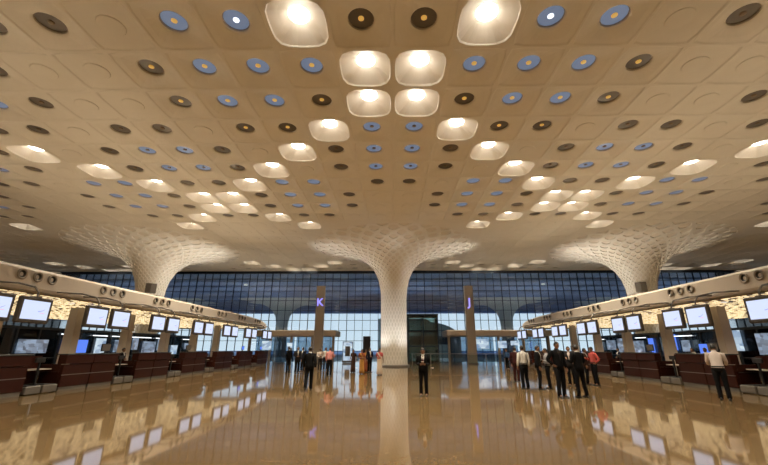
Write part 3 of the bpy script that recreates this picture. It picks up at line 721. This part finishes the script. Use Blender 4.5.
def person(label, px, feet, face, top='jacket', tc='black', bc='black', arms=('down', 'down'), legs='stand', head=(0, 0), female=False, hgt=1.70, tie=None, lower='trousers', shirt='white', lean=0.0, Y=None, seat_z=0.0, group=None, bag=None):
    """px, feet: image column and image row of the feet; face: heading, 0 = away from the camera, 180 = towards it"""
    g = at(px, feet, 10.0); k = (EYE - seat_z) / (EYE - g.z)
    loc = Vector((g.x * k, g.y * k, seat_z))
    if Y is not None: loc = Vector((px, Y, seat_z))      # px is then metres across
    t = thing('person', label, 'person', loc, R(face))
    t.scale = (hgt / 1.72,) * 3
    sh = .165 if female else .185
    ln = lambda p: Vector((p[0], p[1] + lean * max(0, p[2] - .95), p[2] - .35 * lean * max(0, p[2] - .95) * abs(lean)))
    hip = {'stand': ((.085, 0, .90), (.10, .02, .49), (.105, -.02, .09)), 'wide': ((.085, 0, .90), (.14, .02, .49), (.17, -.02, .09))}
    L, Rg = hip.get(legs, hip['stand']), hip.get(legs, hip['stand'])
    if legs == 'walk': Rg = ((.085, 0, .90), (.09, .17, .52), (.09, .20, .10)); L = ((.085, 0, .90), (.095, -.03, .49), (.095, -.27, .17))
    if legs == 'relax': Rg = ((.085, 0, .90), (.12, .07, .49), (.14, .05, .09))
    J = {}
    for s_, lg, nm in ((1, Rg, 'r'), (-1, L, 'l')):
        J['hip' + nm], J['knee' + nm], J['ank' + nm] = [Vector((s_ * p[0], p[1], p[2])) for p in lg]
        a = ARMS[arms[0 if s_ > 0 else 1]]
        J['sho' + nm] = ln((s_ * sh, -.01, 1.405)); J['elb' + nm] = ln((s_ * (a[0][0] - (.02 if female else 0)), a[0][1], a[0][2])); J['wri' + nm] = ln((s_ * a[1][0], a[1][1], a[1][2]))
        J['hd' + nm] = (Vector((s_ * a[2][0], a[2][1], a[2][2])), Vector((s_ * a[3][0], a[3][1], a[3][2])), a[4])
    pel, wai, che, nb, nk = Vector((0, 0, .95)), ln((0, 0, 1.10)), ln((0, .0, 1.28)), ln((0, -.01, 1.44)), ln((0, .005, 1.515))
    hc_ = ln((0, .03, 1.605))
    pts = [pel, wai, che, nb, nk, hc_]; rad = [.11, .10, .115, .062, .052, .05]; ed = [(0, 1), (1, 2), (2, 3), (3, 4), (4, 5)]
    for nm in 'rl':
        o = len(pts); pts += [J['sho' + nm], J['elb' + nm], J['wri' + nm]]; rad += [.052, .040, .027]; ed += [(2, o), (o, o + 1), (o + 1, o + 2)]
        o = len(pts); f = J['ank' + nm] + Vector((0, .12, -.05)); pts += [J['hip' + nm], J['knee' + nm], J['ank' + nm], f]; rad += [.075, .052, .036, .03]; ed += [(0, o), (o, o + 1), (o + 1, o + 2), (o + 2, o + 3)]
    vs, fs = skin_body(pts, ed, rad)
    b = MB(); b.add(vs, fs)
    rot = head_geom(b, hc_, R(head[0]), R(head[1]), female)
    for s_, nm in ((1, 'r'), (-1, 'l')):
        d, n, cu = J['hd' + nm]; hand_geom(b, J['wri' + nm], d, n, cu, s_ * (1 if d.cross(n).dot(Vector((0, 1, .2))) * s_ > 0 else -1))
    b.build('body', M['skin'], t, True)
    # hair and eyes
    q = MB(); rings = []
    for v in range(7):
        ph = PI / 2 - v * (PI / 2 + .28) / 6; ring = []
        for u in range(20):
            th = 2 * PI * u / 20; fr = max(0, math.sin(th)); p2 = ph
            lim = .62 * fr ** .6 - (.35 if female else .12) * (1 - fr)
            p2 = max(ph, lim) if fr > .05 else max(ph, -.28 - (.25 if female else 0.12) * (1 - fr))
            r_ = 1.10 if v < 6 else 1.03
            ring.append(hc_ + rot @ Vector((.074 * r_ * math.cos(p2) * math.cos(th), .094 * r_ * math.cos(p2) * math.sin(th) - .003, .116 * r_ * math.sin(p2) + .002)))
        rings.append(ring)
    q.rings(rings, True, False)
    if female: q.tube([hc_ + rot @ Vector((0, -.085, .0)), hc_ + rot @ Vector((0, -.11, -.05)), hc_ + rot @ Vector((0, -.105, -.15)), hc_ + rot @ Vector((0, -.10, -.26))], [.035, .040, .030, .014], 8)
    q.build('hair', M['hair'], t, True)
    if 100 < abs(face) % 360 < 260 or abs(head[0]) > 50:
        for s_ in (-1, 1):
            q = MB(); q.tube([hc_ + rot @ Vector((s_ * .027, .076, .002)), hc_ + rot @ Vector((s_ * .027, .084, .002)), hc_ + rot @ Vector((s_ * .027, .087, .002))], [.010, .009, .004], 8); q.build('eye', M['eye'], t, True)
    # trousers, skirt or sari
    ell = lambda c, rx, ry, n=18: [Vector((c.x + rx * math.cos(2 * PI * i / n), c.y + ry * math.sin(2 * PI * i / n), c.z)) for i in range(n)]
    wst = 1.06
    if lower == 'trousers':
        q = MB()
        q.rings([ell(Vector((0, 0, .84)), .15, .105), ell(Vector((0, -.01, .92)), .172, .128), ell(Vector((0, 0, 1.0)), .165, .118), ell(ln((0, 0, wst)), .152, .108)])
        for nm in 'rl':
            h_, k_, a_ = J['hip' + nm], J['knee' + nm], J['ank' + nm]
            q.tube([h_ + Vector((0, 0, .03)), lerp(h_, k_, .3), lerp(h_, k_, .7), k_, lerp(k_, a_, .4), lerp(k_, a_, .85), a_ + Vector((0, .012, -.035))], [.098, .094, .080, .070, .067, .064, .064], 12)
        q.build('trousers', CL[bc], t, True)
    else:
        q = MB(); n = 26
        q.rings([[Vector((rx * math.cos(2 * PI * i / n) * (1 + w * math.sin(5 * 2 * PI * i / n)), ry * math.sin(2 * PI * i / n) * (1 + w * math.cos(6 * 2 * PI * i / n)) + oy, z)) for i in range(n)]
                 for z, rx, ry, w, oy in ((.05, .21, .20, .07, .01), (.30, .19, .165, .06, .01), (.60, .178, .145, .04, .0), (.86, .182, .14, .02, -.01), (1.0, .165, .122, 0, 0), (1.08, .14, .105, 0, 0))])
        q.build('sari_skirt' if lower == 'sari' else 'skirt', CL[bc], t, True)
    # shoes
    for nm in 'rl':
        a_ = J['ank' + nm]; z0 = a_.z - .09
        q = MB(); q.rings([[Vector((a_.x + x * w, a_.y + y, z0 + z * hh)) for x, z in ((-1, 0.0), (-1, .35), (-.6, .9), (0, 1), (.6, .9), (1, .35), (1, 0.0))] for y, w, hh in ((-.075, .030, .05), (-.06, .036, .085), (-.01, .036, .095), (.06, .043, .07), (.13, .046, .05), (.175, .034, .035), (.19, .015, .02))])
        q.build('shoe', M['black'], t, True)
    # upper garment
    def torso(mb, sc, hem, hemr, neck=True):
        W_, D_ = (.172, .112) if female else (.190, .118)
        rr = [ell(ln((0, -.005, hem)), hemr[0], hemr[1]), ell(ln((0, 0, 1.0 if hem < 1.0 else hem + .03)), .170 * sc, .126 * sc), ell(ln((0, 0, 1.10)), (.135 if female else .156) * sc, (.100 if female else .112) * sc),
              ell(ln((0, .003, 1.26)), .168 * sc * (W_ / .19), .122 * sc), ell(ln((0, 0, 1.36)), W_ * sc, D_ * sc), ell(ln((0, -.006, 1.415)), (W_ - .015) * sc, .095 * sc), ell(ln((0, -.008, 1.455)), .115 * sc, .072 * sc), ell(ln((0, -.004, 1.49)), .062, .058)]
        mb.rings(rr)
    q = MB(); jk = top == 'jacket'
    torso(q, 1.06 if jk else 1.0, .84 if jk else (.98 if top == 'shirt' else 1.02), (.186, .142) if jk else (.168, .124))
    for s_, nm in ((1, 'r'), (-1, 'l')):
        a_, e_, w_ = J['sho' + nm], J['elb' + nm], J['wri' + nm]; z_ = 1.10 if jk else 1.0
        if top in ('blouse', 'short'):
            q.tube([a_ + Vector((-s_ * .06, 0, .0)), a_ + Vector((s_ * .012, 0, -.008)), lerp(a_, e_, .35), lerp(a_, e_, .72)], [.05, .062, .056, .052], 10)
        else:
            q.tube([a_ + Vector((-s_ * .06, 0, .0)), a_ + Vector((s_ * .012, 0, -.008)), lerp(a_, e_, .4), lerp(a_, e_, .9), e_ + (w_ - e_) * .12, lerp(e_, w_, .6), lerp(e_, w_, .93)], [.05 * z_, .066 * z_, .060 * z_, .054 * z_, .052 * z_, .046 * z_, .040 * z_], 10)
    q.build({'jacket': 'jacket', 'shirt': 'shirt', 'blouse': 'blouse', 'short': 'shirt'}[top], CL[tc], t, True)
    if jk:
        q = MB()   # shirt front showing between the lapels
        prof = [(1.475, .030, .072), (1.43, .058, .104), (1.36, .052, .134), (1.24, .032, .136), (1.12, .010, .125)]
        q.rings([[ln((-w, d - .012, z)), ln((0, d + .004, z)), ln((w, d - .012, z)), ln((w * .8, d - .05, z)), ln((-w * .8, d - .05, z))] for z, w, d in prof])
        q.build('shirt_front', CL[shirt], t)
        if tie:
            q = MB(); q.rings([[ln((-w, d, z)), ln((0, d + .008, z)), ln((w, d, z)), ln((0, d - .02, z))] for z, w, d in ((1.465, .017, .078), (1.43, .013, .108), (1.30, .022, .142), (1.15, .027, .136), (1.11, .004, .132))]); q.build('tie', CL[tie], t)
    q = MB(); q.rings([[ln((rx * math.cos(2 * PI * i / 16), ry * math.sin(2 * PI * i / 16) - .002 + (z - 1.48) * .15, z + .012 * -math.sin(2 * PI * i / 16))) for i in range(16)] for z, rx, ry in ((1.465, .078, .070), (1.495, .068, .064), (1.515, .064, .062))], False, False)
    if top in ('jacket', 'shirt'): q.build('collar', CL[shirt if jk else tc], t, True)
    if top == 'shirt' and lower == 'trousers':
        q = MB(); q.rings([ell(ln((0, 0, z)), .172, .127) for z in (1.0, 1.035)], False, False); q.build('belt', M['black'], t)
    if lower == 'sari':
        q = MB(); pr = [(-.15, .10, .98), (-.06, .145, 1.12), (.05, .145, 1.27), (.125, .09, 1.40), (.135, -.01, 1.465), (.11, -.11, 1.38), (.06, -.15, 1.2), (.03, -.16, .95), (.02, -.17, .70)]
        q.rings([[Vector((x - .055, y, z)), Vector((x + .055, y, z + .01)), Vector((x + .055, y * 1.10 + .004, z + .012)), Vector((x - .055, y * 1.10 + .004, z))] for x, y, z in pr]); q.build('sari_drape', CL[bc], t, True)
    return t, J

person('man in a dark suit standing alone right of the central column with a white slip', 424, 396, 172, arms=('phone', 'phone'), head=(-4, -18), tie='tie', hgt=1.66)
person('man in a black suit walking away from the camera on the left of the hall', 308, 391, 8, arms=('swing', 'fwd'), legs='walk', hgt=1.72)
person('leftmost man in black behind the walking man, standing near the left desks', 287.5, 373, 60, arms=('down', 'fold'), tc='black', hgt=1.78)
person('man in charcoal suit facing the camera just left of the walking man', 296.5, 373.5, 205, tc='char', bc='black', arms=('fold', 'down'), hgt=1.75)
person('man in navy jacket standing half hidden beside the charcoal suited man', 302, 371.5, 150, tc='navy', arms=('down', 'down'), hgt=1.72)
person('person in a pale pink shirt standing between the walking man and the pink shirted man', 319.5, 371.5, 200, top='shirt', tc='pale', bc='char', arms=('fold', 'fold'), hgt=1.66)
person('person in a white shirt standing directly behind the man in the pink shirt', 325, 370.5, 190, top='shirt', tc='white', bc='navy', arms=('down', 'gest'), hgt=1.72)
person('man in a pink shirt and dark trousers standing right of the walking man', 329, 376.5, 340, top='shirt', tc='pink', bc='black', arms=('gest', 'down'), hgt=1.72)
person('woman in a dark brown outfit standing leftmost of the group beside the column', 353, 372.5, 170, top='blouse', tc='brown', bc='brown', lower='skirt', female=True, hgt=1.58)
person('woman in a gold sari standing in the group left of the column', 361.5, 374, 200, top='blouse', tc='orange', bc='gold', lower='sari', female=True, arms=('fold', 'down'), hgt=1.60)
person('woman in a rust orange sari behind the woman in the gold sari', 366, 372.0, 150, top='blouse', tc='gold', bc='orange', lower='sari', female=True, hgt=1.58)
person('man in a dark suit standing right of the two women in saris', 369.5, 372.5, 210, tc='navy', arms=('down', 'fold'), hgt=1.68)
person('woman in a coral red top and cream skirt right beside the central column', 379.5, 375, 190, top='blouse', tc='red', bc='cream', lower='sari', female=True, arms=('fold', 'down'), hgt=1.66)
# the right-hand crowd
person('distant person in a blue shirt farthest left of the right-hand crowd', 508, 369, 120, top='shirt', tc='blue', bc='black', hgt=1.62)
person('man in a dark maroon suit second from left in the right-hand crowd', 517.5, 382, 320, tc='maroon', bc='maroon', arms=('fold', 'down'), hgt=1.72)
person('man in a white shirt and black trousers seen from behind in the right-hand crowd', 526, 389, 10, top='shirt', tc='white', bc='black', arms=('down', 'down'), legs='relax', hgt=1.76)
person('man in an open black suit with white shirt front, beside the white shirted man', 541, 389.5, 250, arms=('down', 'fold'), hgt=1.76, head=(-15, 0))
person('man in a grey shirt with dark trousers in the middle of the right-hand crowd', 550, 388.5, 75, top='shirt', tc='greyblue', bc='black', arms=('fold', 'gest'), hgt=1.66)
person('tall man in a black suit facing the camera at the front of the crowd', 562.5, 397.5, 195, tc='black', arms=('hip', 'down'), legs='relax', hgt=1.88, shirt='char')
person('man in a dark suit standing behind the tall man in the black suit', 573, 386, 150, tc='char', bc='black', hgt=1.74, shirt='pale')
person('heavy man in black seen from behind at the front right of the crowd', 583, 397.5, 20, tc='black', arms=('fold', 'gest'), legs='wide', hgt=1.78)
person('person in a brown jacket peering between the crowd beside the red shirted man', 588.5, 384.5, 240, tc='brown', bc='black', hgt=1.66)
person('man in a red shirt rightmost of the right-hand crowd', 597, 385.5, 95, top='shirt', tc='red', bc='black', arms=('gest', 'hip'), hgt=1.72)
person('man in a white shirt and black trousers leaning at the right check-in desks', 726, 400.5, 320, top='shirt', tc='pale', bc='black', arms=('lean', 'lean'), legs='stand', hgt=1.80, lean=.16)
# staff behind the desks, standing on the raised platform
for k, (x, y, c, f, lab) in enumerate(((15.6, 18.9, 'black', 90, 'clerk in black behind the right desks nearest the leaning man'), (15.6, 19.7, 'char', 110, 'clerk in charcoal behind the right desks, next after the nearest clerk'), (15.6, 20.5, 'white', 80, 'clerk in a white shirt behind the right check-in desks'),
                                       (-15.0, 21.3, 'black', -90, 'clerk in black standing behind the left check-in desks'), (15.0, 26.2, 'navy', 90, 'clerk in navy behind the right desks behind the crowd'))):
    person(lab, x, 0, f, top='shirt' if c == 'white' else 'jacket', tc=c, arms=('fold', 'fold'), Y=y, hgt=1.68)
# white slip in the hands of the man by the column
g = at(424, 396, 10); kk = EYE / (EYE - g.z)
o = MB(); o.bevbox(-.05, .05, -.035, .035, 0, .012, .003)
slip = o.build('paper_slip', CL['white']); slip.location = Matrix.Rotation(R(172), 3, 'Z') @ (Vector((0, .34, 1.225)) * (1.66 / 1.72)) + Vector((g.x * kk, g.y * kk, 0)); slip.rotation_euler = (R(20), 0, R(172))
tag(slip, 'small white slip held by the suited man right of the column', 'paper')
